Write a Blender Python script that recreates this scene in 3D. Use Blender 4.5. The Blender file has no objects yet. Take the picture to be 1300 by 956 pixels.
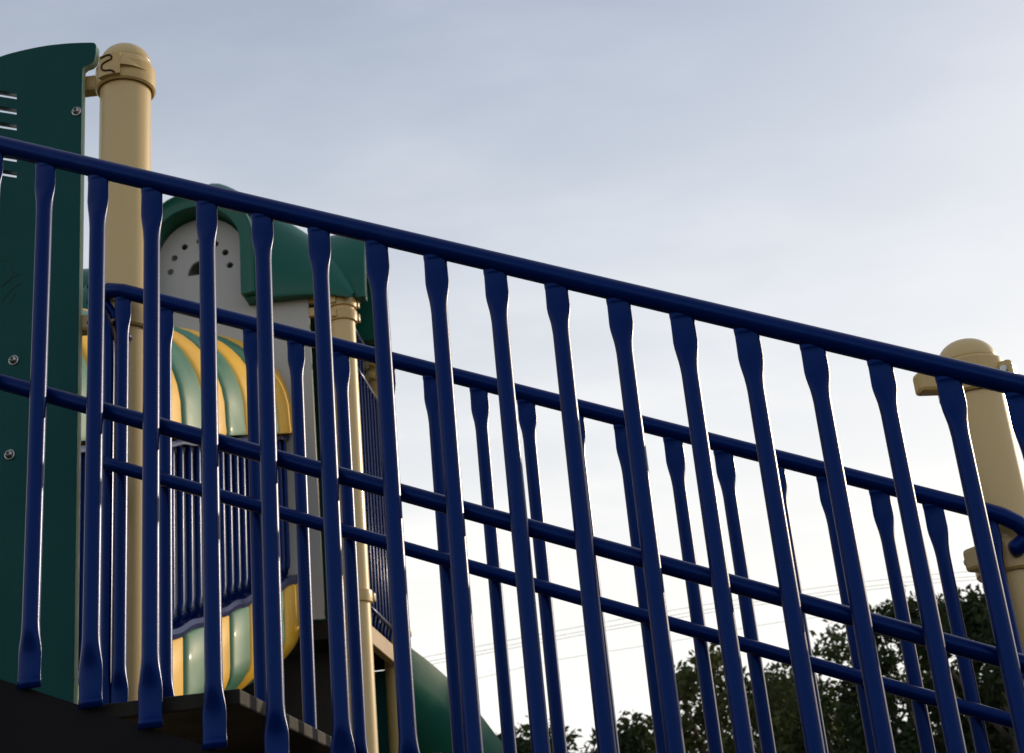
import bpy, bmesh, math, random
import numpy as np
from mathutils import Vector, Matrix
R = math.radians
SC = bpy.context.scene
COL = SC.collection
random.seed(7)
rng = np.random.default_rng(11)

# ------------------------------------------------------------------ camera
CAM = Vector((0, 0, 1.4))
PITCH, ROLL, AZ, SLOPE = 0.38824, -0.09697, -0.089854, -0.416578
FPX = 1900.0                                   # focal length in pixels of a 1300 px wide frame
fwd = Vector((0, math.cos(PITCH), math.sin(PITCH)))
up0 = Vector((0, -math.sin(PITCH), math.cos(PITCH)))
rt0 = Vector((1, 0, 0))
rt = math.cos(ROLL) * rt0 + math.sin(ROLL) * up0
up = -math.sin(ROLL) * rt0 + math.cos(ROLL) * up0
cd = bpy.data.cameras.new("camera")
cam = bpy.data.objects.new("camera", cd)
COL.objects.link(cam)
cam.matrix_world = Matrix(((rt.x, up.x, -fwd.x, CAM.x), (rt.y, up.y, -fwd.y, CAM.y), (rt.z, up.z, -fwd.z, CAM.z), (0, 0, 0, 1)))
cd.sensor_width = 36
cd.lens = 36 * FPX / 1300
cd.shift_y = -45 / 1300
cd.clip_end = 3000
cd.dof.use_dof = True
cd.dof.focus_distance = 3.1
cd.dof.aperture_fstop = 11
SC.camera = cam

# ------------------------------------------------------------------ sky, sun, exposure
SUN_EL, SUN_AZ = R(17), R(50)                  # azimuth measured from +Y towards +X
world = bpy.data.worlds.new("World")
SC.world = world
world.use_nodes = True
nt = world.node_tree
nt.nodes.clear()
N = nt.nodes.new
L = nt.links.new
sky = N('ShaderNodeTexSky')
sky.sky_type = 'NISHITA'
sky.sun_disc = False
sky.sun_elevation = SUN_EL
sky.sun_rotation = SUN_AZ
sky.air_density = 1.0
sky.dust_density = 1.8
sky.ozone_density = 1.0
tc = N('ShaderNodeTexCoord')
sep = N('ShaderNodeSeparateXYZ'); L(tc.outputs['Generated'], sep.inputs[0])
mz = N('ShaderNodeMath'); mz.operation = 'ADD'; mz.inputs[1].default_value = 0.25; L(sep.outputs['Z'], mz.inputs[0])
mm = N('ShaderNodeMath'); mm.operation = 'MAXIMUM'; mm.inputs[1].default_value = 0.06; L(mz.outputs[0], mm.inputs[0])
cv = N('ShaderNodeCombineXYZ')
for ax in ('X', 'Y'):
    dv = N('ShaderNodeMath'); dv.operation = 'DIVIDE'
    L(sep.outputs[ax], dv.inputs[0]); L(mm.outputs[0], dv.inputs[1]); L(dv.outputs[0], cv.inputs[ax])
cm = N('ShaderNodeMapping'); cm.inputs['Scale'].default_value = (1.5, 2.9, 1); cm.inputs['Rotation'].default_value = (0, 0, R(25))
L(cv.outputs[0], cm.inputs[0])
no = N('ShaderNodeTexNoise'); no.inputs['Scale'].default_value = 1.7; no.inputs['Detail'].default_value = 5; no.inputs['Roughness'].default_value = 0.52
L(cm.outputs[0], no.inputs['Vector'])
cr = N('ShaderNodeMapRange'); cr.inputs['From Min'].default_value = 0.38; cr.inputs['From Max'].default_value = 0.72
cr.inputs['To Min'].default_value = -0.06; cr.inputs['To Max'].default_value = 0.12; cr.interpolation_type = 'SMOOTHSTEP'
L(no.outputs['Fac'], cr.inputs['Value'])
hz = N('ShaderNodeMapRange'); hz.inputs['From Min'].default_value = 0.62; hz.inputs['From Max'].default_value = 0.18
hz.inputs['To Min'].default_value = 0.40; hz.inputs['To Max'].default_value = 1.0
L(sep.outputs['Z'], hz.inputs['Value'])
hs = N('ShaderNodeMath'); hs.operation = 'ADD'; hs.use_clamp = True
L(hz.outputs[0], hs.inputs[0]); L(cr.outputs[0], hs.inputs[1])
vf = N('ShaderNodeMapRange'); vf.inputs['From Min'].default_value = 0.60; vf.inputs['From Max'].default_value = 0.20
L(sep.outputs['Z'], vf.inputs['Value'])
veil = N('ShaderNodeMix'); veil.data_type = 'RGBA'        # thin high haze: bluish overhead, white near the horizon
veil.inputs['A'].default_value = (5.75, 6.2, 7.1, 1); veil.inputs['B'].default_value = (8.55, 8.4, 8.05, 1)
L(vf.outputs[0], veil.inputs['Factor'])
mx = N('ShaderNodeMix'); mx.data_type = 'RGBA'
L(hs.outputs[0], mx.inputs['Factor']); L(sky.outputs[0], mx.inputs['A']); L(veil.outputs['Result'], mx.inputs['B'])
bg = N('ShaderNodeBackground'); bg.inputs['Strength'].default_value = 0.125
L(mx.outputs['Result'], bg.inputs['Color'])
wo = N('ShaderNodeOutputWorld'); L(bg.outputs[0], wo.inputs[0])

sl = bpy.data.lights.new("sun", 'SUN')
sl.energy = 2.5
sl.angle = R(0.5)
sl.color = (1.0, 0.80, 0.54)
so = bpy.data.objects.new("sun", sl)
COL.objects.link(so)
sdir = Vector((math.sin(SUN_AZ) * math.cos(SUN_EL), math.cos(SUN_AZ) * math.cos(SUN_EL), math.sin(SUN_EL)))
so.rotation_euler = sdir.to_track_quat('Z', 'Y').to_euler()
so.location = sdir * 50
SC.view_settings.view_transform = 'Standard'
SC.view_settings.look = 'None'
SC.view_settings.exposure = 0.0
SC.view_settings.gamma = 1.0

# ------------------------------------------------------------------ site frame: A along the stair, B away from the camera, Z up
EA = Vector((math.cos(AZ), math.sin(AZ), 0))
EB = Vector((-math.sin(AZ), math.cos(AZ), 0))
EZ = Vector((0, 0, 1))
ROT = Matrix((EA, EB, EZ)).transposed().to_4x4()


def W(a, b, z):
    return EA * a + EB * b + EZ * z


def ray(px, py):
    return rt * ((px - 650) / FPX) - up * ((py - 433) / FPX) + fwd


def on_b(px, py, b):                           # photo pixel -> site coordinates in the wall plane B = b
    v = ray(px, py)
    p = CAM + v * ((b - EB.dot(CAM)) / EB.dot(v))
    return EA.dot(p), EB.dot(p), p.z


def at_depth(px, py, d):
    return CAM + ray(px, py) * d


# ------------------------------------------------------------------ materials
def mat(name, col, rough=0.5, coat=0.0, metal=0.0, var=0.12, scale=6.0, bump=0.0, bscale=200.0, spec=0.5, rvar=0.1, dirt=0.0, dirtcol=(0.1, 0.09, 0.07), streak=False, stint=None):
    m = bpy.data.materials.new(name)
    m.use_nodes = True
    t = m.node_tree
    b = t.nodes['Principled BSDF']
    b.inputs['Roughness'].default_value = rough
    b.inputs['Metallic'].default_value = metal
    b.inputs['Coat Weight'].default_value = coat
    b.inputs['Coat Roughness'].default_value = 0.12
    b.inputs['Specular IOR Level'].default_value = spec
    if stint:
        b.inputs['Specular Tint'].default_value = (*stint, 1)
    co = t.nodes.new('ShaderNodeTexCoord')
    mp = t.nodes.new('ShaderNodeMapping')
    t.links.new(co.outputs['Object'], mp.inputs[0])
    if streak:
        mp.inputs['Scale'].default_value = (1, 1, 0.12)
    n = t.nodes.new('ShaderNodeTexNoise')
    n.inputs['Scale'].default_value = scale
    n.inputs['Detail'].default_value = 6
    t.links.new(mp.outputs[0], n.inputs['Vector'])
    ra = t.nodes.new('ShaderNodeMapRange')
    ra.inputs['From Min'].default_value = 0.3; ra.inputs['From Max'].default_value = 0.7
    ra.inputs['To Min'].default_value = 1 - var; ra.inputs['To Max'].default_value = 1 + var
    t.links.new(n.outputs['Fac'], ra.inputs['Value'])
    mu = t.nodes.new('ShaderNodeVectorMath'); mu.operation = 'SCALE'
    mu.inputs[0].default_value = col
    t.links.new(ra.outputs[0], mu.inputs['Scale'])
    src = mu.outputs[0]
    if dirt > 0:
        n2 = t.nodes.new('ShaderNodeTexNoise'); n2.inputs['Scale'].default_value = scale * 3.1; n2.inputs['Detail'].default_value = 9; n2.inputs['Roughness'].default_value = 0.7
        t.links.new(mp.outputs[0], n2.inputs['Vector'])
        r2 = t.nodes.new('ShaderNodeMapRange'); r2.inputs['From Min'].default_value = 0.52; r2.inputs['From Max'].default_value = 0.75
        r2.inputs['To Max'].default_value = dirt
        t.links.new(n2.outputs['Fac'], r2.inputs['Value'])
        mi = t.nodes.new('ShaderNodeMix'); mi.data_type = 'RGBA'
        t.links.new(r2.outputs[0], mi.inputs['Factor']); t.links.new(src, mi.inputs['A']); mi.inputs['B'].default_value = (*dirtcol, 1)
        src = mi.outputs['Result']
    t.links.new(src, b.inputs['Base Color'])
    rr = t.nodes.new('ShaderNodeMapRange')
    rr.inputs['From Min'].default_value = 0.3; rr.inputs['From Max'].default_value = 0.7
    rr.inputs['To Min'].default_value = max(0.02, rough - rvar); rr.inputs['To Max'].default_value = min(1, rough + rvar)
    t.links.new(n.outputs['Fac'], rr.inputs['Value']); t.links.new(rr.outputs[0], b.inputs['Roughness'])
    if bump > 0:
        nb = t.nodes.new('ShaderNodeTexNoise'); nb.inputs['Scale'].default_value = bscale; nb.inputs['Detail'].default_value = 3
        t.links.new(co.outputs['Object'], nb.inputs['Vector'])
        bu = t.nodes.new('ShaderNodeBump'); bu.inputs['Strength'].default_value = bump; bu.inputs['Distance'].default_value = 0.002
        t.links.new(nb.outputs['Fac'], bu.inputs['Height']); t.links.new(bu.outputs[0], b.inputs['Normal'])
    return m


M_BLUE = mat('blue_powder_coat', (0.0003, 0.0072, 0.066), 0.28, 0.0, var=0.10, scale=5, bump=0.06, bscale=260, stint=(0.10, 0.24, 0.85), spec=0.5, rvar=0.06, dirt=0.16, dirtcol=(0.02, 0.035, 0.09), streak=True)
M_TAN = mat('tan_powder_coat', (0.55, 0.40, 0.17), 0.42, 0.15, var=0.05, scale=3, bump=0.12, bscale=300, dirt=0.10, streak=True)
M_CLAMP = mat('tan_cast_clamp', (0.48, 0.33, 0.115), 0.40, 0.2, var=0.08, scale=18, bump=0.15, bscale=240, dirt=0.2)
M_GREEN = mat('green_hdpe', (0.001, 0.026, 0.025), 0.45, spec=0.35, stint=(0.25, 0.9, 0.9), coat=0.0, var=0.10, scale=3, bump=0.25, bscale=420, dirt=0.08, dirtcol=(0.04, 0.09, 0.08))
M_EDGE = mat('green_hdpe_lit_edge', (0.36, 0.50, 0.40), 0.5, var=0.1, scale=30)  # paler copy of the green: light on the edge put into the colour
M_ROOF = mat('green_moulded_plastic', (0.004, 0.09, 0.065), 0.35, 0.0, spec=0.25, var=0.08, scale=3, bump=0.15, bscale=120, dirt=0.1, dirtcol=(0.05, 0.12, 0.09))
M_RIBG = mat('green_rib_plastic', (0.03, 0.15, 0.085), 0.52, 0.1, var=0.10, scale=4, bump=0.15, bscale=120, dirt=0.12, dirtcol=(0.2, 0.3, 0.22))
M_RIBY = mat('yellow_rib_plastic', (0.74, 0.41, 0.02), 0.48, 0.1, var=0.08, scale=4, bump=0.15, bscale=120, dirt=0.12, dirtcol=(0.4, 0.28, 0.1))
M_GREY = mat('pale_grey_panel', (0.37, 0.37, 0.36), 0.5, var=0.05, scale=3, bump=0.2, bscale=380, dirt=0.12, dirtcol=(0.28, 0.27, 0.24), streak=True)
M_STEEL = mat('stainless_bolt', (0.40, 0.40, 0.40), 0.40, metal=1.0, var=0.08, scale=40)
M_DARK = mat('black_shade_and_scratch', (0.012, 0.012, 0.012), 0.7, var=0.1)  # scratches, and the black put in for shade below the tower deck
M_JOINT = mat('brown_shadow_gap', (0.05, 0.03, 0.012), 0.8, spec=0.1)
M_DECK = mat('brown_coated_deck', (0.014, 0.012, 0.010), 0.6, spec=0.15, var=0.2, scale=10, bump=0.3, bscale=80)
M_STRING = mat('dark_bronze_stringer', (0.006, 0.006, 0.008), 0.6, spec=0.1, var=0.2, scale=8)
M_BEAM = mat('tan_deck_beam', (0.42, 0.27, 0.13), 0.45, var=0.1, scale=8, dirt=0.2)
M_GROUND = mat('wood_chip_ground', (0.075, 0.06, 0.042), 0.95, var=0.5, scale=2.2, bump=1.0, bscale=30)
M_BARK = mat('bark', (0.07, 0.055, 0.04), 0.9, var=0.3, scale=8, bump=1.0, bscale=30)
M_WIRE = mat('grey_cable', (0.12, 0.12, 0.12), 0.6, var=0.1)


def leafmat(name, col):
    m = mat(name, col, 0.8, var=0.45, scale=0.9, spec=0.15)
    t = m.node_tree
    b = t.nodes['Principled BSDF']
    tr = t.nodes.new('ShaderNodeBsdfTranslucent'); tr.inputs['Color'].default_value = (col[0] * 1.6, col[1] * 1.7, col[2] * 0.8, 1)
    ms = t.nodes.new('ShaderNodeMixShader'); ms.inputs[0].default_value = 0.18
    out = t.nodes['Material Output']
    t.links.new(b.outputs[0], ms.inputs[1]); t.links.new(tr.outputs[0], ms.inputs[2]); t.links.new(ms.outputs[0], out.inputs[0])
    return m


M_LEAF = [leafmat('leaf_olive', (0.05, 0.06, 0.022)), leafmat('leaf_dark', (0.024, 0.036, 0.016)), leafmat('leaf_mid', (0.034, 0.05, 0.02))]


# ------------------------------------------------------------------ builders
def link_mesh(name, me, m, parent=None, smooth=True, mw=None):
    o = bpy.data.objects.new(name, me)
    COL.objects.link(o)
    if m is not None and not me.materials:
        for q in (m if isinstance(m, (list, tuple)) else [m]):
            me.materials.append(q)
    if smooth:
        for p in me.polygons:
            p.use_smooth = True
    if parent:
        o.parent = parent
    if mw is not None:
        o.matrix_local = mw
    return o


def bm_obj(name, bm, m, parent=None, smooth=True, mw=None, sharp=None):
    me = bpy.data.meshes.new(name)
    bmesh.ops.recalc_face_normals(bm, faces=bm.faces[:])
    bm.to_mesh(me)
    bm.free()
    o = link_mesh(name, me, m, parent, smooth, mw)
    if sharp is not None:
        me.set_sharp_from_angle(angle=R(sharp))
    return o


def thing(name, label, cat, loc=(0, 0, 0), group=None, rot=True):
    o = bpy.data.objects.new(name, None)
    o.empty_display_size = 0.1
    COL.objects.link(o)
    o.matrix_world = Matrix.Translation(Vector(loc)) @ (ROT if rot else Matrix.Identity(4))
    tag(o, label, cat, group)
    return o


def tag(o, label, cat, group=None):
    o['label'] = label
    o['category'] = cat
    if group:
        o['group'] = group


def loft(bm, rings, cap=True):
    vs = [[bm.verts.new(p) for p in r] for r in rings]
    n = len(vs[0])
    for i in range(len(vs) - 1):
        for k in range(n):
            bm.faces.new((vs[i][k], vs[i][(k + 1) % n], vs[i + 1][(k + 1) % n], vs[i + 1][k]))
    if cap:
        bm.faces.new(list(reversed(vs[0])))
        bm.faces.new(vs[-1])


def ring_at(c, t, r, n=12, ref=None, r2=None):
    t = Vector(t).normalized()
    ref = Vector(ref) if ref is not None else (Vector((0, 0, 1)) if abs(t.z) < 0.9 else Vector((0, 1, 0)))
    x = t.cross(ref).normalized()
    y = t.cross(x).normalized()
    r2 = r if r2 is None else r2
    return [Vector(c) + x * (r * math.cos(2 * math.pi * k / n)) + y * (r2 * math.sin(2 * math.pi * k / n)) for k in range(n)]


def tube(bm, pts, r, n=12, ref=None, cap=True):
    pts = [Vector(p) for p in pts]
    rings = []
    for i, p in enumerate(pts):
        t = (pts[min(i + 1, len(pts) - 1)] - pts[max(i - 1, 0)])
        rad = r[i] if isinstance(r, (list, tuple)) else r
        rings.append(ring_at(p, t, rad, n, ref))
    loft(bm, rings, cap)


def arc_pts(p0, p1, p2, n=8):                  # quadratic bend
    p0, p1, p2 = Vector(p0), Vector(p1), Vector(p2)
    return [(1 - s) ** 2 * p0 + 2 * s * (1 - s) * p1 + s * s * p2 for s in [k / n for k in range(n + 1)]]


def box(bm, lo, hi, bev=0.0):
    vs = [bm.verts.new((x, y, z)) for x in (lo[0], hi[0]) for y in (lo[1], hi[1]) for z in (lo[2], hi[2])]
    fs = [(0, 1, 3, 2), (4, 6, 7, 5), (0, 4, 5, 1), (2, 3, 7, 6), (0, 2, 6, 4), (1, 5, 7, 3)]
    ff = [bm.faces.new([vs[i] for i in f]) for f in fs]
    if bev > 0:
        es = list({e for f in ff for e in f.edges})
        bmesh.ops.bevel(bm, geom=es, offset=bev, segments=2, affect='EDGES', profile=0.5)


def lathe(bm, prof, n=40, c=(0, 0, 0)):
    rings = [[Vector((c[0] + r * math.cos(2 * math.pi * k / n), c[1] + r * math.sin(2 * math.pi * k / n), c[2] + z)) for k in range(n)] for r, z in prof]
    loft(bm, rings, True)


def flat_panel(name, outline, holes, thick, m, parent, mw, bevel=0.0015):
    """A sheet cut to an outline with real holes, from a filled 2-D curve."""
    cu = bpy.data.curves.new(name, 'CURVE')
    cu.dimensions = '2D'
    cu.fill_mode = 'BOTH'
    cu.extrude = thick / 2 - bevel
    cu.bevel_depth = bevel
    cu.bevel_resolution = 1
    for poly in [outline] + holes:
        s = cu.splines.new('POLY')
        s.points.add(len(poly) - 1)
        for i, (x, y) in enumerate(poly):
            s.points[i].co = (x, y, 0, 1)
        s.use_cyclic_u = True
    tmp = bpy.data.objects.new(name + '_curve', cu)
    COL.objects.link(tmp)
    dg = bpy.context.evaluated_depsgraph_get()
    dg.update()
    me = bpy.data.meshes.new_from_object(tmp.evaluated_get(dg))
    bpy.data.objects.remove(tmp)
    me.materials.clear()
    o = link_mesh(name, me, m, parent, False, mw)
    if isinstance(m, (list, tuple)) and len(m) > 1:
        for p in me.polygons:
            p.material_index = 1 if abs(p.normal.z) < 0.9 else 0
    return o


# upright sheet: local x -> A, local y -> Z, local z -> towards the camera (-B)
UPR = Matrix(((1, 0, 0, 0), (0, 0, -1, 0), (0, 1, 0, 0), (0, 0, 0, 1)))


def smooth_poly(pts, n=6):                     # Catmull-Rom through open points
    out = []
    P = [Vector((*p, 0)) for p in pts]
    for i in range(len(P) - 1):
        a, b, c, d = P[max(i - 1, 0)], P[i], P[i + 1], P[min(i + 2, len(P) - 1)]
        for k in range(n):
            t = k / n
            q = 0.5 * ((2 * b) + (c - a) * t + (2 * a - 5 * b + 4 * c - d) * t * t + (3 * b - a - 3 * c + d) * t ** 3)
            out.append((q.x, q.y))
    out.append((P[-1].x, P[-1].y))
    return out


def bolt(parent, pos, r=0.014, name='bolt'):
    """Domed steel bolt with a socket, facing the camera side (-B)."""
    bm = bmesh.new()
    lathe(bm, [(r * 1.25, 0), (r * 1.25, 0.003), (r, 0.004), (r * 0.95, 0.008), (r * 0.7, 0.012), (r * 0.42, 0.0135), (r * 0.4, 0.006), (0.0005, 0.006)], 20)
    return bm_obj(name, bm, M_STEEL, parent, True, Matrix.Translation(Vector(pos)) @ Matrix.Rotation(R(90), 4, 'X'), 40)


# ================================================================== ground
bm = bmesh.new()
g = 1500
n = 40
gv = [[bm.verts.new(((i / n * 2 - 1) * g, (j / n * 2 - 1) * g, 0)) for j in range(n + 1)] for i in range(n + 1)]
for i in range(n):
    for j in range(n):
        bm.faces.new((gv[i][j], gv[i + 1][j], gv[i + 1][j + 1], gv[i][j + 1]))
ground = bm_obj('ground', bm, M_GROUND, None, False)
ground['kind'] = 'structure'

# ================================================================== stair railings
STEP = 0.116
NEAR0 = (-1.187, 2.653, 3.029)                 # top of the first picket in view, under the rail
BACK0 = (-1.339, 3.500, 3.107)
PICK_L = 1.085


def picket_mesh(k1, k2, k3):
    bm = bmesh.new()
    r = 0.0164
    hw = 0.0226 * k1
    half = [(0.012, hw * 1.04, 0.0082), (-0.002, hw * 1.04, 0.0082), (-0.0055, hw * 1.02, 0.0068), (-0.009, hw, 0.0056), (-0.028, hw * 1.01, 0.0055), (-0.050, hw * 1.03, 0.0062), (-0.062, hw * 0.985, 0.0085), (-0.074, hw * 0.90, 0.0115), (-0.086, hw * 0.81, 0.0145), (-0.098, r * 1.05, 0.0160), (-0.112, r, r)]
    half = [(z * k2 if z < -0.01 else z, a, b * (k3 if z > -0.06 else 1)) for z, a, b in half]
    secs = half + [(-PICK_L - z, a, b) for z, a, b in reversed(half)]
    rings = [[Vector((a * math.cos(2 * math.pi * k / 20), b * math.sin(2 * math.pi * k / 20), z)) for k in range(20)] for z, a, b in secs]
    loft(bm, rings)
    me = bpy.data.meshes.new('picket')
    bmesh.ops.recalc_face_normals(bm, faces=bm.faces[:])
    bm.to_mesh(me)
    bm.free()
    me.materials.append(M_BLUE)
    for p in me.polygons:
        p.use_smooth = True
    return me


PICKS = [picket_mesh(1, 1, 1), picket_mesh(0.97, 1.06, 1.2), picket_mesh(1.03, 0.96, 0.9), picket_mesh(1.01, 1.1, 1.05), picket_mesh(0.985, 0.92, 1.1)]


def railing(origin, i0, i1, mid_off, mid_drop, label, left_end, right_end):
    t = thing('stair_railing', label, 'railing', W(*origin), 'railings on both sides of the stair')
    d = Vector((1, 0, SLOPE))

    def P(i, off=0.0, drop=0.0):
        return d * (i * STEP) + Vector((0, off, -drop))
    bm = bmesh.new()
    pts = [P(i0 - 0.45, 0, -0.019)] + [P(i, 0, -0.019) for i in range(i0, i1 + 1)] + [P(i1 + 0.6, 0, -0.019)]
    pts = left_end(P) + pts[1:-1] + right_end(P)
    tube(bm, pts, 0.0205, 20)
    bm_obj('top_rail', bm, M_BLUE, t)
    bm = bmesh.new()
    tube(bm, [P(i0 - 0.5, mid_off, mid_drop)] + [P(i, mid_off, mid_drop) for i in range(i0, i1 + 2)], 0.0165, 18)
    bm_obj('hand_rail', bm, M_BLUE, t)
    for i in range(i0, i1 + 1):
        o = bpy.data.objects.new('picket', PICKS[(i * 7 + i * i) % 5])
        COL.objects.link(o)
        o.parent = t
        o.matrix_local = Matrix.Translation(P(i)) @ Matrix.Rotation(R(random.uniform(-4, 4)), 4, 'Z') @ Matrix.Rotation(R(random.uniform(-0.12, 0.12)), 4, 'Y')
    # short stubs that hold the hand rail off the pickets
    for i in range(i0 + 1, i1, 4):
        bm = bmesh.new()
        tube(bm, [P(i, 0, mid_drop), P(i, mid_off, mid_drop)], 0.007, 8)
        bm_obj('rail_bracket', bm, M_BLUE, t)
    return t


railing(NEAR0, -4, 22, 0.042, 0.506, 'nearest dark blue sloping guard rail with flattened pickets, crossing the whole view', lambda P: [P(-5.5, 0, -0.019)], lambda P: [P(23.2, 0, -0.019)])


def back_left(P):
    return [P(-0.62, 0.10, 0.014), P(-0.60, 0.06, 0.002), P(-0.5, 0.02, -0.004), P(-0.33, 0, -0.012)]


def back_right(P):
    e = P(18, 0, -0.019)
    q = [(0.035, 0, -0.016), (0.065, 0, -0.036), (0.09, 0.006, -0.064), (0.105, 0.02, -0.10), (0.107, 0.04, -0.13), (0.10, 0.06, -0.145)]
    return [e + Vector(v) for v in q]


fr = railing(BACK0, 0, 18, -0.042, 0.482, 'smaller blue guard rail behind the nearest one, ending at the right tan post', back_left, back_right)

ax_, bx_, zx_ = on_b(1289, 697, 3.515)
e0 = Vector((ax_ - BACK0[0], bx_ - BACK0[1], zx_ - BACK0[2]))
bm = bmesh.new()
tube(bm, [e0 + Vector((-0.012, 0, -0.004)), e0 + Vector((-0.009, 0, -0.003)), e0, e0 + Vector((0.05, 0.0, 0.035)), e0 + Vector((0.4, 0.0, 0.03))], [0.008, 0.016, 0.0205, 0.0205, 0.0205], 18)
bm_obj('rail_end', bm, M_BLUE, fr)

# stair body: two stringers, open treads
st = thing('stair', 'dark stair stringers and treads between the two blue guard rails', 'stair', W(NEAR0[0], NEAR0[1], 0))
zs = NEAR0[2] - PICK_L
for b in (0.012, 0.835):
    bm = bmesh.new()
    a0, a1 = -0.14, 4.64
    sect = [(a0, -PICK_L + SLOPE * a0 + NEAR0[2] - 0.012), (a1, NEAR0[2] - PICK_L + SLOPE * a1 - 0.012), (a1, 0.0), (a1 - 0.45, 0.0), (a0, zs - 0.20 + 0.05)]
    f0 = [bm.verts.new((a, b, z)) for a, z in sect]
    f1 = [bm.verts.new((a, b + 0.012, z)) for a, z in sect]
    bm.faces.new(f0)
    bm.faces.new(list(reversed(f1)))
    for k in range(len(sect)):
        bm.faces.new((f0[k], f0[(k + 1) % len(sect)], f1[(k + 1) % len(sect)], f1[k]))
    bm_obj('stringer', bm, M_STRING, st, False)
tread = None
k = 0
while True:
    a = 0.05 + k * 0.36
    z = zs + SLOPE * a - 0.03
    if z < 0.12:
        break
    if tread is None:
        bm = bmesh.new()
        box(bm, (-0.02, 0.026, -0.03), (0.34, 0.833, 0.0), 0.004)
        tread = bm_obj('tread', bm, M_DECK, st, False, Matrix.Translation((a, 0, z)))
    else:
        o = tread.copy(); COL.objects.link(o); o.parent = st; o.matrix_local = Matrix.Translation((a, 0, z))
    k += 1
# landing at the head of the stair
ld = thing('landing', 'brown coated landing at the head of the stair beside the green panel', 'platform', W(-2.55, 2.62, 0))
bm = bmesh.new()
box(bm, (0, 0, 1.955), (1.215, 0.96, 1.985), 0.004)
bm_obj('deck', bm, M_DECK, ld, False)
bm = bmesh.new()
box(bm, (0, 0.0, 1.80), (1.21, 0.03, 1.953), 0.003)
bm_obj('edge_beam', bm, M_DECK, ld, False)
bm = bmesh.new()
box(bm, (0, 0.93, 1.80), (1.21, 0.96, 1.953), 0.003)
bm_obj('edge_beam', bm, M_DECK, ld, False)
for x in (0.1, 1.12):
    bm = bmesh.new()
    tube(bm, [(x, 0.48, 0), (x, 0.48, 1.953)], 0.06, 20)
    bm_obj('leg', bm, M_TAN, ld)


# ================================================================== tan support posts with domed caps and clamps
def clamp(parent, z, r, arms, latch=None, h=0.074):
    """Cast ring clamp; arms = angles (deg, 0 = +A, -90 = camera) of the block lugs."""
    bm = bmesh.new()
    ro = r + 0.013
    lathe(bm, [(r + 0.0005, -h / 2 + 0.004), (ro - 0.005, -h / 2), (ro, -h / 2 + 0.006), (ro + 0.001, 0), (ro, h / 2 - 0.006), (ro - 0.005, h / 2), (r + 0.0005, h / 2 - 0.004)], 48)
    c = bm_obj('clamp', bm, M_CLAMP, parent, True, Matrix.Translation((0, 0, z)), 35)
    for ang, ln, wd, hh, *nob in arms:
        bm = bmesh.new()
        box(bm, (ro - 0.012, -wd / 2, -hh / 2), (ro + ln, wd / 2, hh / 2), 0.010)
        bm_obj('lug', bm, M_CLAMP, c, False, Matrix.Rotation(R(ang), 4, 'Z'))
        if nob:
            continue
        bm = bmesh.new()
        tube(bm, [(ro + ln - 0.018, -wd / 2 - 0.008, 0), (ro + ln - 0.018, wd / 2 + 0.008, 0)], 0.009, 10)
        bm_obj('lug_bolt', bm, M_STEEL, c, True, Matrix.Rotation(R(ang), 4, 'Z'), 40)
    if latch is not None:
        # interlocking latch: two hooked blocks with a dark S-shaped joint between them, and a tapering rib
        base = latch
        bm = bmesh.new()

        def pt(deg, rr, zz):
            return Vector((rr * math.cos(R(deg)), rr * math.sin(R(deg)), zz))

        def block(d0, d1, z0, z1, r1):
            k = max(2, int(abs(d1 - d0) / 5))
            rows = []
            for s in range(k + 1):
                dd = d0 + (d1 - d0) * s / k
                rows.append([pt(dd, ro - 0.004, z0), pt(dd, r1, z0 + 0.003), pt(dd, r1, z1 - 0.003), pt(dd, ro - 0.004, z1)])
            loft(bm, rows)
        block(base - 22, base + 20, -0.032, 0.044, ro + 0.012)
        bm_obj('latch', bm, M_CLAMP, c, False)
        bm = bmesh.new()
        rr = ro + 0.0125
        s_ = [(-13, 0.020), (-3, 0.022), (3, 0.020), (4, 0.010), (-4, 0.006), (-10, 0.002), (-11, -0.008), (-5, -0.016), (4, -0.019), (9, -0.026)]
        s_ = [(-a * 1.25, 0.006 + z_ * 1.3) for a, z_ in s_]
        sm = smooth_poly(s_, 4)
        tube(bm, [pt(base - a, rr, z_) for a, z_ in sm], 0.0030, 8)
        bm_obj('latch_joint', bm, M_JOINT, c)
        bm = bmesh.new()
        rows = []
        for s in range(11):
            f = s / 10
            dd = base + 20 + 52 * f
            hh = 0.043 * (1 - f) + 0.003
            r1 = ro + 0.012 * (1 - f) + 0.001
            rows.append([pt(dd, ro - 0.004, -0.002), pt(dd, r1, 0.000), pt(dd, r1 - 0.003, hh * 0.25), pt(dd, ro - 0.002, hh)])
        loft(bm, rows)
        bm_obj('latch_rib', bm, M_CLAMP, c, False)
    return c


def post(parent_label, a, b, ztop, r, clamps, label, name='support_post'):
    t = thing(name, label, 'post', W(a, b, 0))
    bm = bmesh.new()
    tube(bm, [(0, 0, 0), (0, 0, 0.6), (0, 0, ztop - 0.075)], r, 48)
    bm_obj('shaft', bm, M_TAN, t, True, None, 40)
    bm = bmesh.new()
    prof = [(r + 0.0012, -0.080), (r + 0.0014, -0.0635), (r + 0.0009, -0.0628), (r - 0.0005, -0.0624), (r - 0.0005, -0.0618), (r + 0.0002, -0.0612)]
    for k in range(1, 13):
        th = k / 12 * math.pi / 2
        prof.append((max(0.0004, r * math.cos(th) ** 0.9), -0.061 + 0.061 * math.sin(th)))
    lathe(bm, prof, 48, (0, 0, ztop))
    bm_obj('cap', bm, M_TAN, t, True, None, 60)
    for args in clamps:
        clamp(t, *args)
    return t


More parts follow.
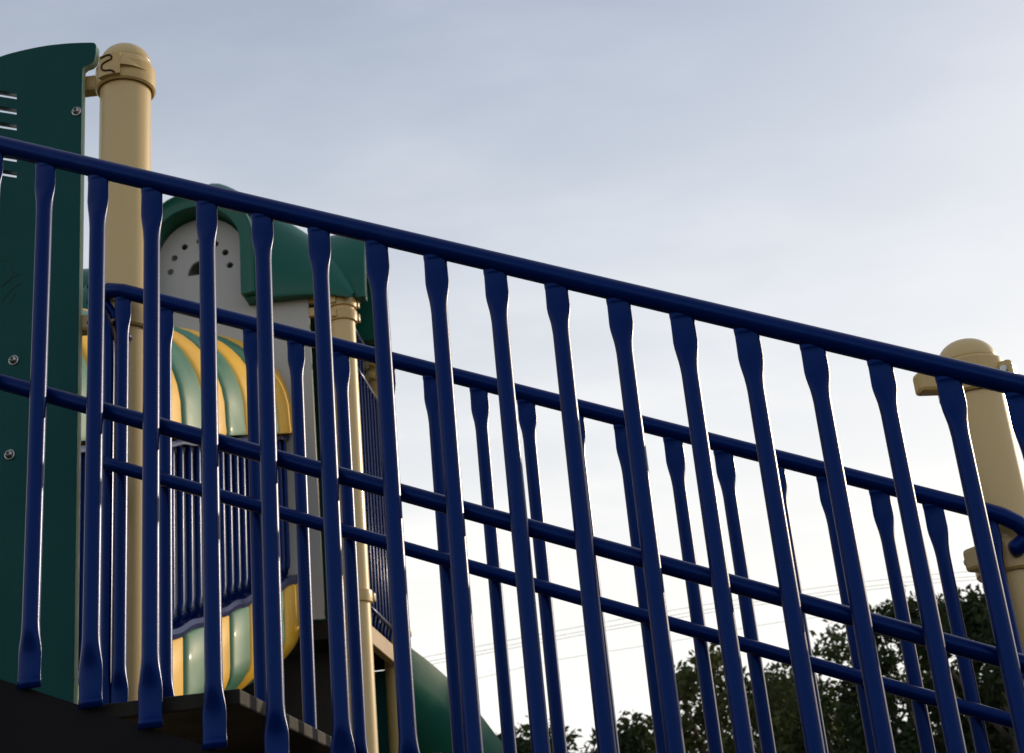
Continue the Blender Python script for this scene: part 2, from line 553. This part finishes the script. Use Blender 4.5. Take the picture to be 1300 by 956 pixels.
post('', -1.379, 3.61, 3.970, 0.0725, [(3.852, 0.0725, [(183, 0.052, 0.045, 0.052)], -99), (3.085, 0.0725, [(190, 0.05, 0.045, 0.05)])],
     'tall tan post with domed cap and latched clamp beside the green panel')
post('', 0.806, 3.61, 2.722, 0.0725, [(2.612, 0.0725, [(196, 0.060, 0.05, 0.055, False), (-30, 0.026, 0.05, 0.05)], None, 0.088), (2.158, 0.0725, [(214, 0.040, 0.055, 0.056), (-55, 0.03, 0.05, 0.05)])],
     'shorter tan post with domed cap at the right edge where the far rail ends')

# ================================================================== dark green slotted panel
PB = 3.56
gp = thing('guard_panel', 'dark green solid plastic panel with curved top and slots at the left edge', 'panel', W(0, PB, 0))


def pz(px, py, b=PB):
    a, _, z = on_b(px, py, b)
    return (a, z)


top = smooth_poly([pz(-150, 150), pz(-70, 102), pz(0, 76), (pz(30, 67.5)), pz(60, 61.5), pz(90, 58.3), pz(116, 57.4)], 6)
out = top + [pz(121, 57.6), pz(123.6, 60), pz(123.2, 70), pz(121.5, 80), pz(117, 84.5), pz(110, 87), pz(106.5, 90), pz(106, 96), pz(96, 866), pz(94, 960)]
al, zl = out[0]
out = out + [(out[-1][0], 2.0), (al, 2.0)]
slots = []
for (y0, y1) in ((121, 125.5), (141, 145), (161, 165), (181, 185.5), (201, 205), (221, 225)):
    up_, dn_ = [], []
    for k in range(7):
        f = k / 6
        x = -60 + 84 * f
        y = y0 - 8 + (y1 - y0 + 8) * f ** 1.15
        up_.append(pz(x, y - 4.0)); dn_.append(pz(x, y + 3.8))
    slots.append(up_ + list(reversed(dn_)))
flat_panel('panel_sheet', out, slots, 0.026, [M_GREEN, M_EDGE], gp, UPR, 0.0015)
for p_ in gp.children[0].data.polygons:
    if p_.material_index == 1 and p_.center.x < pz(60, 300)[0]:
        p_.material_index = 0                      # only the sawn right-hand edge carries the painted-on light
for (x, y) in ((97, 141), (17, 457), (12, 577)):
    a, _, z = on_b(x, y, PB - 0.016)
    bolt(gp, (a, -0.0135, z), 0.0112)
bm = bmesh.new()
for pts in ([(2, 334), (10, 333), (17, 340), (19, 350), (13, 360), (4, 366), (0, 364)], [(8, 362), (20, 354), (30, 350)], [(6, 384), (18, 370), (29, 362)], [(14, 388), (24, 372)]):
    tube(bm, [Vector((pz(x, y)[0], -0.0132, pz(x, y)[1])) for x, y in smooth_poly(pts, 4)], 0.0008, 5)
bm_obj('scratch', bm, M_DARK, gp)

# curved loop rails behind the left post's stair side
lr = thing('loop_rail', 'bent blue loop rails standing between the green panel and the tall tan post', 'railing', W(0, 3.50, 0))


def lp(px, py, b=3.50):
    a, bb, z = on_b(px, py, b)
    return Vector((a, b - 3.50, z))


for name, pp, b, r in (('loop_bar', [(116, 361), (120, 364), (126, 369), (138, 389), (150, 408), (160, 432)], 3.535, 0.0165),
                       ('loop_bar', [(116, 381), (121, 387), (127, 396), (134, 412), (138, 432), (138.5, 470), (137.5, 560), (136, 700), (134, 866), (133, 950)], 3.505, 0.0150),
                       ('loop_bar', [(116, 407), (119, 411), (124, 420), (127.5, 440), (128.3, 480), (127, 560), (125.5, 700), (123.5, 866), (122, 950)], 3.53, 0.0150)):
    bm = bmesh.new()
    q = [(x, y) for x, y in smooth_poly(pp, 5)]
    tube(bm, [lp(x, y, b) for x, y in q], r, 14)
    bm_obj(name, bm, M_BLUE, lr)

# ================================================================== tower
TB = 7.614                                     # plane of the tower's front face
TC = -2.43                                     # centre line
HS = 0.80                                      # half width
HD = 0.50                                      # half depth
tw = thing('play_tower', 'play tower with moulded green arched roof and pale grey front panel', 'play tower', W(TC, TB + HD, 0))
DK = 3.10                                      # deck level


def tl(px, py, b=TB):                          # local (a, z) of the tower's frame
    a, _, z = on_b(px, py, b)
    return (a - TC, z)


# corner posts
PR = 0.071
for sx in (-1, 1):
    for sy in (-1, 1):
        bm = bmesh.new()
        tube(bm, [(0, 0, 0), (0, 0, 4.93 if sx > 0 and sy < 0 else 4.95)], PR, 32)
        pst = bm_obj('post', bm, M_TAN, tw, True, Matrix.Translation((sx * HS, sy * HD, 0)), 40)
        for zc in (4.885, 4.80, 3.20):
            bm = bmesh.new()
            ro = PR + 0.013
            lathe(bm, [(PR, -0.034), (ro, -0.030), (ro + 0.003, 0), (ro, 0.030), (PR, 0.034)], 32, (0, 0, zc))
            for an in (200, 250, 20, 75):
                x, y = ro * math.cos(R(an)), ro * math.sin(R(an))
                box(bm, (x - 0.016, y - 0.016, zc - 0.022), (x + 0.016, y + 0.016, zc + 0.022), 0.004)
            bm_obj('clamp', bm, M_CLAMP, pst, True, None, 35)
for zc in (4.93, 4.85):
    bm = bmesh.new()
    box(bm, (HS - 0.20, -HD - 0.035, zc - 0.028), (HS - 0.06, -HD + 0.0, zc + 0.028), 0.008)
    bm_obj('panel_bracket', bm, M_CLAMP, tw, False)

# pale grey panel, arch headed, with a half-sun cut-out ringed by holes
b_gp = TB - 0.03
gx0, gx1 = -0.62, None
ctr = 0.0
arcp = []
ra, zsp = 0.262, tl(258, 330, b_gp)[1]
right = [tl(413, 785, b_gp), tl(408, 785, b_gp)]
outl = [tl(391, 374, b_gp)]
outl += [(tl(322, 374, b_gp)[0], outl[0][1] - 0.0), ]
for k in range(17):
    th = math.pi * k / 16
    outl.append((ra * math.cos(th) + 0.0, zsp + ra * math.sin(th) + 0.0))
outl += [(-ra, outl[0][1]), (-0.60, outl[0][1]), (-0.60, tl(412, 785, b_gp)[1]), tl(412, 785, b_gp)]
holes = []


def circ(c, r, k=14):
    return [(c[0] + r * math.cos(2 * math.pi * i / k), c[1] + r * math.sin(2 * math.pi * i / k)) for i in range(k)]


hole_px = [(217, 346.3), (222, 328.7), (235, 314.5), (254, 307), (274, 310.5), (286.6, 321.3), (292.5, 337.4)]
for h in hole_px:
    holes.append(circ(tl(*h, b_gp), 0.0205))
c0 = tl(256, 349.5, b_gp)
holes.append([(c0[0] + 0.082 * math.cos(math.pi * i / 14), c0[1] + 0.092 * math.sin(math.pi * i / 14)) for i in range(15)])
fp = flat_panel('front_panel', outl, holes, 0.019, M_GREY, tw, Matrix.Translation((0, -HD - 0.03, 0)) @ UPR)
# rear wall added to keep the inside dark behind the cut-outs; left wall, deck
bm = bmesh.new()
box(bm, (-HS + 0.08, HD - 0.02, DK), (HS - 0.08, HD, 5.05), 0.003)
bm_obj('added_dark_backing', bm, M_GREEN, tw, False)
bm = bmesh.new()
box(bm, (-HS - 0.01, -HD + 0.08, DK), (-HS + 0.01, HD - 0.08, 5.05), 0.003)
bm_obj('side_panel', bm, M_BLUE, tw, False)
bm = bmesh.new()
box(bm, (-HS + 0.02, -HD + 0.0, DK - 0.035), (HS - 0.02, HD, DK), 0.003)
bm_obj('deck', bm, M_DECK, tw, False)
for nm, lo, hi in (('deck_beam', (HS - 0.02, -HD + 0.07, DK - 0.10), (HS + 0.025, HD - 0.07, DK - 0.002)), ('deck_beam', (-HS + 0.07, -HD - 0.01, DK - 0.10), (HS - 0.07, -HD + 0.02, DK - 0.037)),
                   ('deck_beam', (-HS + 0.07, HD - 0.02, DK - 0.10), (HS - 0.07, HD + 0.02, DK - 0.037))):
    bm = bmesh.new(); box(bm, lo, hi, 0.004)
    bm_obj(nm, bm, M_BEAM if lo[0] > 0 else M_DECK, tw, False)
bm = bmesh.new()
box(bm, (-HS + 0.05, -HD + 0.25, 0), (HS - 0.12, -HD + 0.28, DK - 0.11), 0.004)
bm_obj('under_deck_shade', bm, M_DARK, tw, False)  # black sheet standing in for the shade under the deck
bm = bmesh.new()
box(bm, (HS - 0.55, HD - 0.02, 0), (HS + 0.07, HD + 0.02, DK - 0.11), 0.004)
bm_obj('rear_skirt', bm, M_GREEN, tw, False)

bm = bmesh.new()
box(bm, (HS - 0.16, -HD + 0.25, 0), (HS - 0.14, HD - 0.03, DK - 0.12), 0.004)
bm_obj('side_skirt', bm, M_GREEN, tw, False)

# right-hand guard panel: thin vertical bars in two heights
gd_x = HS + 0.005
ga = []
NB = 10
for i in range(NB):
    y = -HD + 0.11 + i * 0.089
    ztop = 4.83 if i < 5 else 4.60
    bm = bmesh.new()
    tube(bm, [(gd_x - 0.02, y, DK - 0.02), (gd_x - 0.015, y, DK + 0.06), (gd_x, y, DK + 0.12), (gd_x, y, ztop)], 0.0088, 10)
    bm_obj('guard_bar', bm, M_BLUE, tw)
for y0, y1, z in ((-HD + 0.10, -HD + 0.53, 4.84), (-HD + 0.10, -HD + 0.1 + NB * 0.089, 4.60), (-HD + 0.10, -HD + 0.1 + NB * 0.089, DK + 0.11)):
    bm = bmesh.new()
    tube(bm, [(gd_x, y0, z), (gd_x, y1, z)], 0.014, 12)
    bm_obj('guard_rail', bm, M_BLUE, tw)

# ---- roof: domed body with flared eaves and four arched dormers
roof_bm = bmesh.new()
EV = HS + 0.09
EW = 0.44
RV = -0.185                                     # the roof sits forward on the posts
NR = 44
Zeave = 5.0


def body(u, v):
    f = 1.04 - 0.9 * math.sqrt(u * u + 0.008)                       # falls away from the middle to both sides
    f = max(0.16, f) * max(0.0, 1 - (abs(u) / EV) ** 12) ** 0.5
    g_ = max(0.0, 1 - (abs(v) / EW) ** 2.5) ** 0.6                  # rounds over to the front and rear eaves
    c = ((abs(u) / EV) * (abs(v) / EW)) ** 5
    return 4.955 + f * g_ - 0.07 * c


topv, botv = [], []
for i in range(NR + 1):
    ru, rb_ = [], []
    for j in range(NR + 1):
        u, v = (i / NR * 2 - 1) * EV, (j / NR * 2 - 1) * EW
        zt = body(u, v)
        ru.append(roof_bm.verts.new((u, v, zt)))
        ed = max(abs(u) / EV, abs(v) / EW)
        rb_.append(roof_bm.verts.new((u * 0.985, v * 0.985, 4.935 - 0.07 * (abs(u) / EV * abs(v) / EW) ** 5)))
    topv.append(ru); botv.append(rb_)
for i in range(NR):
    for j in range(NR):
        um, vm = ((i + 0.5) / NR * 2 - 1) * EV, ((j + 0.5) / NR * 2 - 1) * EW
        if (abs(um) < 0.30 and abs(vm) > EW - 0.20) or (abs(vm) < 0.30 and abs(um) > HS - 0.05):
            continue                               # open under the dormer arches
        roof_bm.faces.new((topv[i][j], topv[i + 1][j], topv[i + 1][j + 1], topv[i][j + 1]))
        roof_bm.faces.new((botv[i][j], botv[i][j + 1], botv[i + 1][j + 1], botv[i + 1][j]))
for k in range(NR):
    um, vm = ((k + 0.5) / NR * 2 - 1) * EV, ((k + 0.5) / NR * 2 - 1) * EW
    es = []
    if abs(um) >= 0.30:
        es += [((k, 0), (k + 1, 0)), ((k + 1, NR), (k, NR))]
    if abs(vm) >= 0.30:
        es += [((0, k + 1), (0, k)), ((NR, k), (NR, k + 1))]
    for A_, B_ in es:
        roof_bm.faces.new((topv[A_[0]][A_[1]], botv[A_[0]][A_[1]], botv[B_[0]][B_[1]], topv[B_[0]][B_[1]]))
roof = bm_obj('roof', roof_bm, M_ROOF, tw, True, Matrix.Translation((0, RV, 0)), 50)
ZA = tl(258, 330, TB)[1]


def arch_profile(w, zleg, zspring, rise, n=20):
    p = [(w, zleg), (w, (zleg + zspring) / 2)]
    for k in range(n + 1):
        th = math.pi * k / n
        p.append((w * math.cos(th), zspring + rise * math.sin(th)))
    return p + [(-w, (zleg + zspring) / 2), (-w, zleg)]


for q in range(4):
    bm = bmesh.new()
    ED = EW if q % 2 == 0 else EV
    WO = 0.335 if q % 2 == 0 else 0.34
    ZS = ZA if q % 2 == 0 else 4.945
    RO = 0.35 if q % 2 == 0 else 0.51
    o_p = arch_profile(WO, 4.955 if q % 2 == 0 else 4.90, ZS, RO)
    i_p = arch_profile(WO - 0.067, 4.955 if q % 2 == 0 else 4.90, ZS, RO - 0.09)
    rows_o, rows_i = [], []
    # depth stations from the open face inwards; the face edge is rounded
    for y, gro in ((-ED - 0.05, -0.012), (-ED - 0.062, 0.0), (-ED - 0.055, 0.012), (-ED + 0.0, 0.02), (-ED + 0.22, 0.0), (-ED + (0.45 if q % 2 == 0 else 0.26), -0.02)):
        rows_o.append([Vector((x + (gro if x > 0 else -gro) * (abs(x) / WO), y, z + gro * max(0, (z - ZS) / RO))) for x, z in o_p])
    for y in (-ED - 0.05, -ED + 0.02, -ED + 0.22, -ED + (0.45 if q % 2 == 0 else 0.26)):
        rows_i.append([Vector((x, y, z)) for x, z in i_p])
    vo = [[bm.verts.new(p) for p in r_] for r_ in rows_o]
    vi = [[bm.verts.new(p) for p in r_] for r_ in rows_i]
    m_ = len(o_p)
    for rows in (vo, vi):
        for i in range(len(rows) - 1):
            for k in range(m_ - 1):
                bm.faces.new((rows[i][k], rows[i][k + 1], rows[i + 1][k + 1], rows[i + 1][k]))
    for k in range(m_ - 1):
        bm.faces.new((vo[0][k], vi[0][k], vi[0][k + 1], vo[0][k + 1]))
    for k in (0, m_ - 1):
        for i in range(3):
            try:
                bm.faces.new((vo[i + 2][k], vo[i + 3][k], vi[i + 1][k], vi[i][k]))
            except ValueError:
                pass
    bm_obj('dormer', bm, M_ROOF, roof, True, Matrix.Rotation(q * math.pi / 2, 4, 'Z'), 50)

# ================================================================== ribbed tube climbing to the tower
TS = 0.338                                     # rise per metre along B
tn = thing('ribbed_tunnel', 'sloping crawl tunnel of yellow and green ribs with barred sides, below the tower', 'tunnel', W(TC, TB - 0.02, 0))
HW = 0.512
zh0 = 4.088 + (TB - 0.02 - 7.419) * TS         # hood's lower edge at the tower
zt0 = 3.273 + (TB - 0.02 - 7.425) * TS         # trough's upper edge at the tower
RW = 0.310


def rib_section(kind):
    p = []
    if kind == 'hood':
        p.append((HW, 0.0)); p.append((HW + 0.004, 0.015)); p.append((HW, 0.06))
        for k in range(1, 24):
            th = math.pi * k / 24
            p.append((HW * math.cos(th), 0.08 + 0.56 * math.sin(th) ** 0.95))
        p += [(-HW, 0.06), (-HW - 0.004, 0.015), (-HW, 0.0)]
    else:
        p += [(HW - 0.02, 0.0), (HW, -0.02), (HW, -0.14), (HW, -0.24)]
        for k in range(1, 24):
            th = math.pi * k / 24
            p.append((HW * math.cos(th), -0.25 - 0.27 * math.sin(th)))
        p += [(-HW, -0.24), (-HW, -0.14), (-HW, -0.02), (-HW + 0.02, 0.0)]
    return p


def rib(kind, idx, m):
    sec = rib_section(kind)
    y1 = -idx * RW
    bm = bmesh.new()
    rows = []
    prof = [(0.0, -0.07), (0.015, -0.035), (0.05, -0.012), (0.14, -0.002), (0.35, 0.004), (0.5, 0.005), (0.65, 0.004), (0.86, -0.002), (0.95, -0.012), (0.985, -0.035), (1.0, -0.07)]
    cz = 0.1 if kind == 'hood' else -0.2
    for f, gro in prof:
        y = y1 - f * RW
        row = []
        for x, z in sec:
            d = Vector((x, 0, z - cz)).normalized()
            base = (zh0 if kind == 'hood' else zt0) + y * TS
            row.append(Vector((x + d.x * gro, y, base + z + d.z * gro * (1 if abs(z) > 0.03 else 0.2))))
        rows.append(row)
    inner = []
    for f in (1.0, 0.5, 0.0):
        y = y1 - f * RW
        base = (zh0 if kind == 'hood' else zt0) + y * TS
        inner.append([Vector((x * 0.88, y, base + cz + (z - cz) * 0.88 + (0.0))) for x, z in sec])
    vs = [[bm.verts.new(p) for p in r_] for r_ in rows + inner]
    for i in range(len(vs)):
        A_, B_ = vs[i], vs[(i + 1) % len(vs)]
        for k in range(len(sec) - 1):
            bm.faces.new((A_[k], A_[k + 1], B_[k + 1], B_[k]))
    bm.faces.new([r_[0] for r_ in vs])
    bm.faces.new([r_[-1] for r_ in reversed(vs)])
    return bm_obj('hood_rib' if kind == 'hood' else 'trough_rib', bm, m, tn, True, None, 50)


NRIB = 10
for i in range(NRIB):
    m = M_RIBY if i % 2 == 0 else M_RIBG
    rib('hood', i, m)
    rib('trough', i, m)
LT = NRIB * RW
for sx in (1, -1):
    xw = sx * (HW - 0.045)
    bm = bmesh.new()                            # flat blue ledge along the trough and head rail under the hood
    for (zb, hh, ww) in ((zt0 + 0.012, 0.02, 0.05), (zh0 - 0.022, 0.012, 0.015)):
        rows = []
        for y in np.linspace(-0.02, -LT + 0.02, 90):
            z = zb + y * TS + 0.005 * math.sin(y * 2 * math.pi / RW)
            rows.append([Vector((xw - ww, y, z - hh)), Vector((xw + ww * 0.9, y, z - hh)), Vector((xw + ww, y, z)), Vector((xw + ww * 0.8, y, z + hh)), Vector((xw - ww, y, z + hh))])
        loft(bm, rows)
    bm_obj('cage_frame', bm, M_BLUE, tn, False)
    bar_me = None
    y = -0.10
    while y > -LT + 0.06:
        zb, zt_ = zt0 + y * TS, zh0 + y * TS
        if bar_me is None:
            bm = bmesh.new()
            h = zt_ - zb
            pts = [(-0.055, 0, 0.012), (-0.042, 0, 0.022), (-0.024, 0, 0.036), (-0.009, 0, 0.056), (-0.002, 0, 0.08), (0, 0, 0.11), (0, 0, h * 0.5), (0, 0, h - 0.075), (-0.003, 0, h - 0.05), (-0.015, 0, h - 0.028), (-0.035, 0, h - 0.012)]
            tube(bm, [Vector((sx * p[0], p[1], p[2])) for p in pts], 0.0165, 12)
            b0 = bm_obj('cage_bar', bm, M_BLUE, tn, True, Matrix.Translation((xw, y, zb)))
            bar_me = b0.data
        else:
            o = bpy.data.objects.new('cage_bar', bar_me)
            COL.objects.link(o); o.parent = tn
            o.matrix_local = Matrix.Translation((xw, y, zb))
        y -= 0.1133
# props that carry the tunnel
for yy in (-0.6, -2.6):
    bm = bmesh.new()
    z = zt0 + yy * TS - 0.52
    tube(bm, [(-0.25, yy, 0), (-0.25, yy, z)], 0.05, 20)
    bm_obj('prop', bm, M_TAN, tn)

# ================================================================== green slide chute beyond the tower
sd = thing('slide', 'green slide chute edge rising behind the tower, low in the view', 'slide', (0, 0, 0), rot=False)
path = [at_depth(x, y, d) for x, y, d in ((440, 870, 9.6), (475, 895, 9.8), (508, 922, 10.0), (535, 950, 10.1), (565, 985, 10.2), (610, 1035, 10.3), (660, 1095, 10.4), (730, 1160, 10.5))]
pp = smooth_poly([(p.x, p.z) for p in path], 5)
yy_ = np.interp(np.linspace(0, 1, len(pp)), np.linspace(0, 1, len(path)), [p.y for p in path])
bm = bmesh.new()
rows = []
for i, (x, z) in enumerate(pp):
    c = Vector((x, yy_[i], z))
    j0, j1 = max(i - 1, 0), min(i + 1, len(pp) - 1)
    t = Vector((pp[j1][0] - pp[j0][0], yy_[j1] - yy_[j0], pp[j1][1] - pp[j0][1])).normalized()
    side = Vector((0, 0, 1)).cross(t).normalized()
    nrm = t.cross(side)
    row = []
    for k in range(15):
        th = math.pi * (1 + k / 14)
        row.append(c + side * (0.36 * math.cos(th)) + nrm * (0.34 * math.sin(th) + 0.17 + (0.10 if k in (0, 14) else 0)))
    for k in range(15):
        th = math.pi * (2 - k / 14)
        row.append(c + side * (0.33 * math.cos(th)) + nrm * (0.31 * math.sin(th) + 0.17 + (0.10 if k in (0, 14) else 0)))
    rows.append(row)
loft(bm, rows)
bm_obj('chute', bm, M_ROOF, sd, True, None, 50)


# ================================================================== trees
def tree(px, py, d, height_w, label, seed, leafm, nl=9000, lean=0, group='trees beyond the playground', leaf=0.11, hfrac=0.78, cat='tree'):
    r = np.random.default_rng(seed)
    topp = at_depth(px, py, d)
    H = topp.z
    Wd = height_w
    t = thing('tree', label, cat, (topp.x, topp.y, 0), group, rot=False)
    t.rotation_euler = (0, 0, 0)
    bm = bmesh.new()
    th = H * 0.62
    tube(bm, [(0, 0, 0), (0.05, 0.02, th * 0.3), (-0.06 + lean, 0.05, th * 0.65), (0.02 + lean, 0, th)], [0.22, 0.17, 0.13, 0.06], 12)
    bm_obj('trunk', bm, M_BARK, t)
    cz = H * (1 - hfrac / 2)
    rz = H * hfrac / 2
    ncl = 34
    cl = []
    while len(cl) < ncl:
        q = r.normal(size=3)
        q = q / np.linalg.norm(q) * r.uniform(0.35, 1.0) ** 0.5
        c = np.array([q[0] * Wd / 2, q[1] * Wd / 2, cz + q[2] * rz])
        rad = r.uniform(0.09, 0.19) * Wd * (1.1 - 0.3 * abs(q[2]))
        c[2] = min(c[2], H - rad * 0.75)
        cl.append((c, rad))
    cl.append((np.array([0, 0, H - 0.13 * Wd]), 0.15 * Wd))
    bm = bmesh.new()
    for c, rad in cl[::2]:
        s = r.uniform(0.4, 0.95) * th
        a = Vector((lean * s / th, 0, s))
        b = Vector(c)
        mid = (a + b) / 2 + Vector((0, 0, -0.05 * (b - a).length))
        tube(bm, arc_pts(a, mid, b, 4), [0.06, 0.05, 0.04, 0.028, 0.012], 6)
    bm_obj('limb', bm, M_BARK, t)
    # leaves: small folded quads gathered in clumps
    w = np.array([rad ** 2 for _, rad in cl]); w /= w.sum()
    ci = r.choice(len(cl), nl, p=w)
    cen = np.array([c for c, _ in cl])[ci]; rads = np.array([q for _, q in cl])[ci]
    dr = r.normal(size=(nl, 3)); dr /= np.linalg.norm(dr, axis=1)[:, None]
    rr_ = rads * (r.uniform(0.12, 1.0, nl) ** 0.6) * (1 + 0.22 * np.maximum(0, r.normal(size=nl)))
    pos = cen + dr * rr_[:, None] * np.array([1, 1, 0.8])
    ax = r.normal(size=(nl, 3)); ax /= np.linalg.norm(ax, axis=1)[:, None]
    bx = np.cross(ax, r.normal(size=(nl, 3))); bx /= np.linalg.norm(bx, axis=1)[:, None]
    sz = leaf * r.uniform(0.6, 1.35, nl)[:, None]
    V = np.empty((nl, 4, 3))
    V[:, 0] = pos - ax * sz
    V[:, 1] = pos + bx * sz * 0.42 + np.cross(ax, bx) * sz * 0.15
    V[:, 2] = pos + ax * sz
    V[:, 3] = pos - bx * sz * 0.42 + np.cross(ax, bx) * sz * 0.15
    me = bpy.data.meshes.new('crown')
    me.vertices.add(nl * 4); me.vertices.foreach_set('co', V.reshape(-1))
    me.loops.add(nl * 4); me.loops.foreach_set('vertex_index', np.arange(nl * 4))
    me.polygons.add(nl); me.polygons.foreach_set('loop_start', np.arange(nl) * 4)
    me.update(calc_edges=True); me.validate()
    o = link_mesh('crown', me, leafm, t, False)
    return t


tree(900, 816, 27, 2.5, 'loose thin crowned tree, leftmost of those standing clear against the sky', 3, M_LEAF[0], 4600, hfrac=0.55, leaf=0.085)
tree(1060, 792, 33, 4.6, 'rounded olive tree between the loose small tree and the tall tree by the right post', 5, M_LEAF[2], 15000, leaf=0.09)
tree(978, 852, 36, 4.4, 'low tree filling the gap behind the loose thin crowned tree', 9, M_LEAF[2], 11000, leaf=0.095)
tree(1160, 756, 29, 3.6, 'tree with ragged upright shoots just left of the right tan post', 12, M_LEAF[1], 12000, leaf=0.085)
tree(1245, 744, 27, 4.2, 'tall dark tree directly behind the right tan post', 17, M_LEAF[1], 16000, leaf=0.085)
tree(1330, 750, 30, 5.0, 'dark tree running out of view past the right tan post', 21, M_LEAF[1], 12000, leaf=0.09)
for i, (x, y, d, w_, lab) in enumerate(((800, 908, 40, 5.2, 'low dark tree at the bottom edge, nearest the loose thin crowned tree'), (690, 912, 42, 5.2, 'low dark tree at the bottom edge, middle of the low row'),
                                        (585, 915, 43, 5.2, 'low dark tree at the bottom edge beside the green slide'), (450, 900, 44, 6.5, 'low dark tree hidden mostly behind the play tower'))):
    tree(x, y, d, w_, lab, 30 + i, M_LEAF[1], 9000, group='low trees along the bottom of the view', leaf=0.13)

# ================================================================== power lines
def wire(pix, d, label):
    ps = [at_depth(x, y, d) for x, y in pix]
    dirn = (ps[-1] - ps[0])
    ps = smooth_poly([(p.x, p.z) for p in ps], 8)
    y0 = at_depth(*pix[0], d).y
    y1 = at_depth(*pix[-1], d).y
    x0, x1 = ps[0][0], ps[-1][0]
    bm = bmesh.new()
    tube(bm, [Vector((x, y0 + (y1 - y0) * (x - x0) / (x1 - x0), z)) for x, z in ps], 0.0065, 6)
    o = bm_obj('power_line', bm, M_WIRE)
    tag(o, label, 'power line', 'power lines across the sky')


for k, (dy, lab) in enumerate(((0, 'thin power line, uppermost of the close bundle of three crossing the sky'), (6.5, 'thin power line, middle of the close bundle of three crossing the sky'), (11, 'thin power line, lowest of the close bundle of three crossing the sky'))):
    wire([(300, 884 + dy), (536, 834 + dy), (720, 797 + dy), (900, 765 + dy), (1040, 744 + dy), (1154, 730.5 + dy), (1238, 724 + dy), (1400, 715 + dy)], 46 + k * 0.3, lab)
wire([(400, 905), (600, 862), (700, 838), (860, 812), (963, 793), (1026, 784), (1150, 770), (1300, 756)], 52, 'faint single power line below the bundle of three')
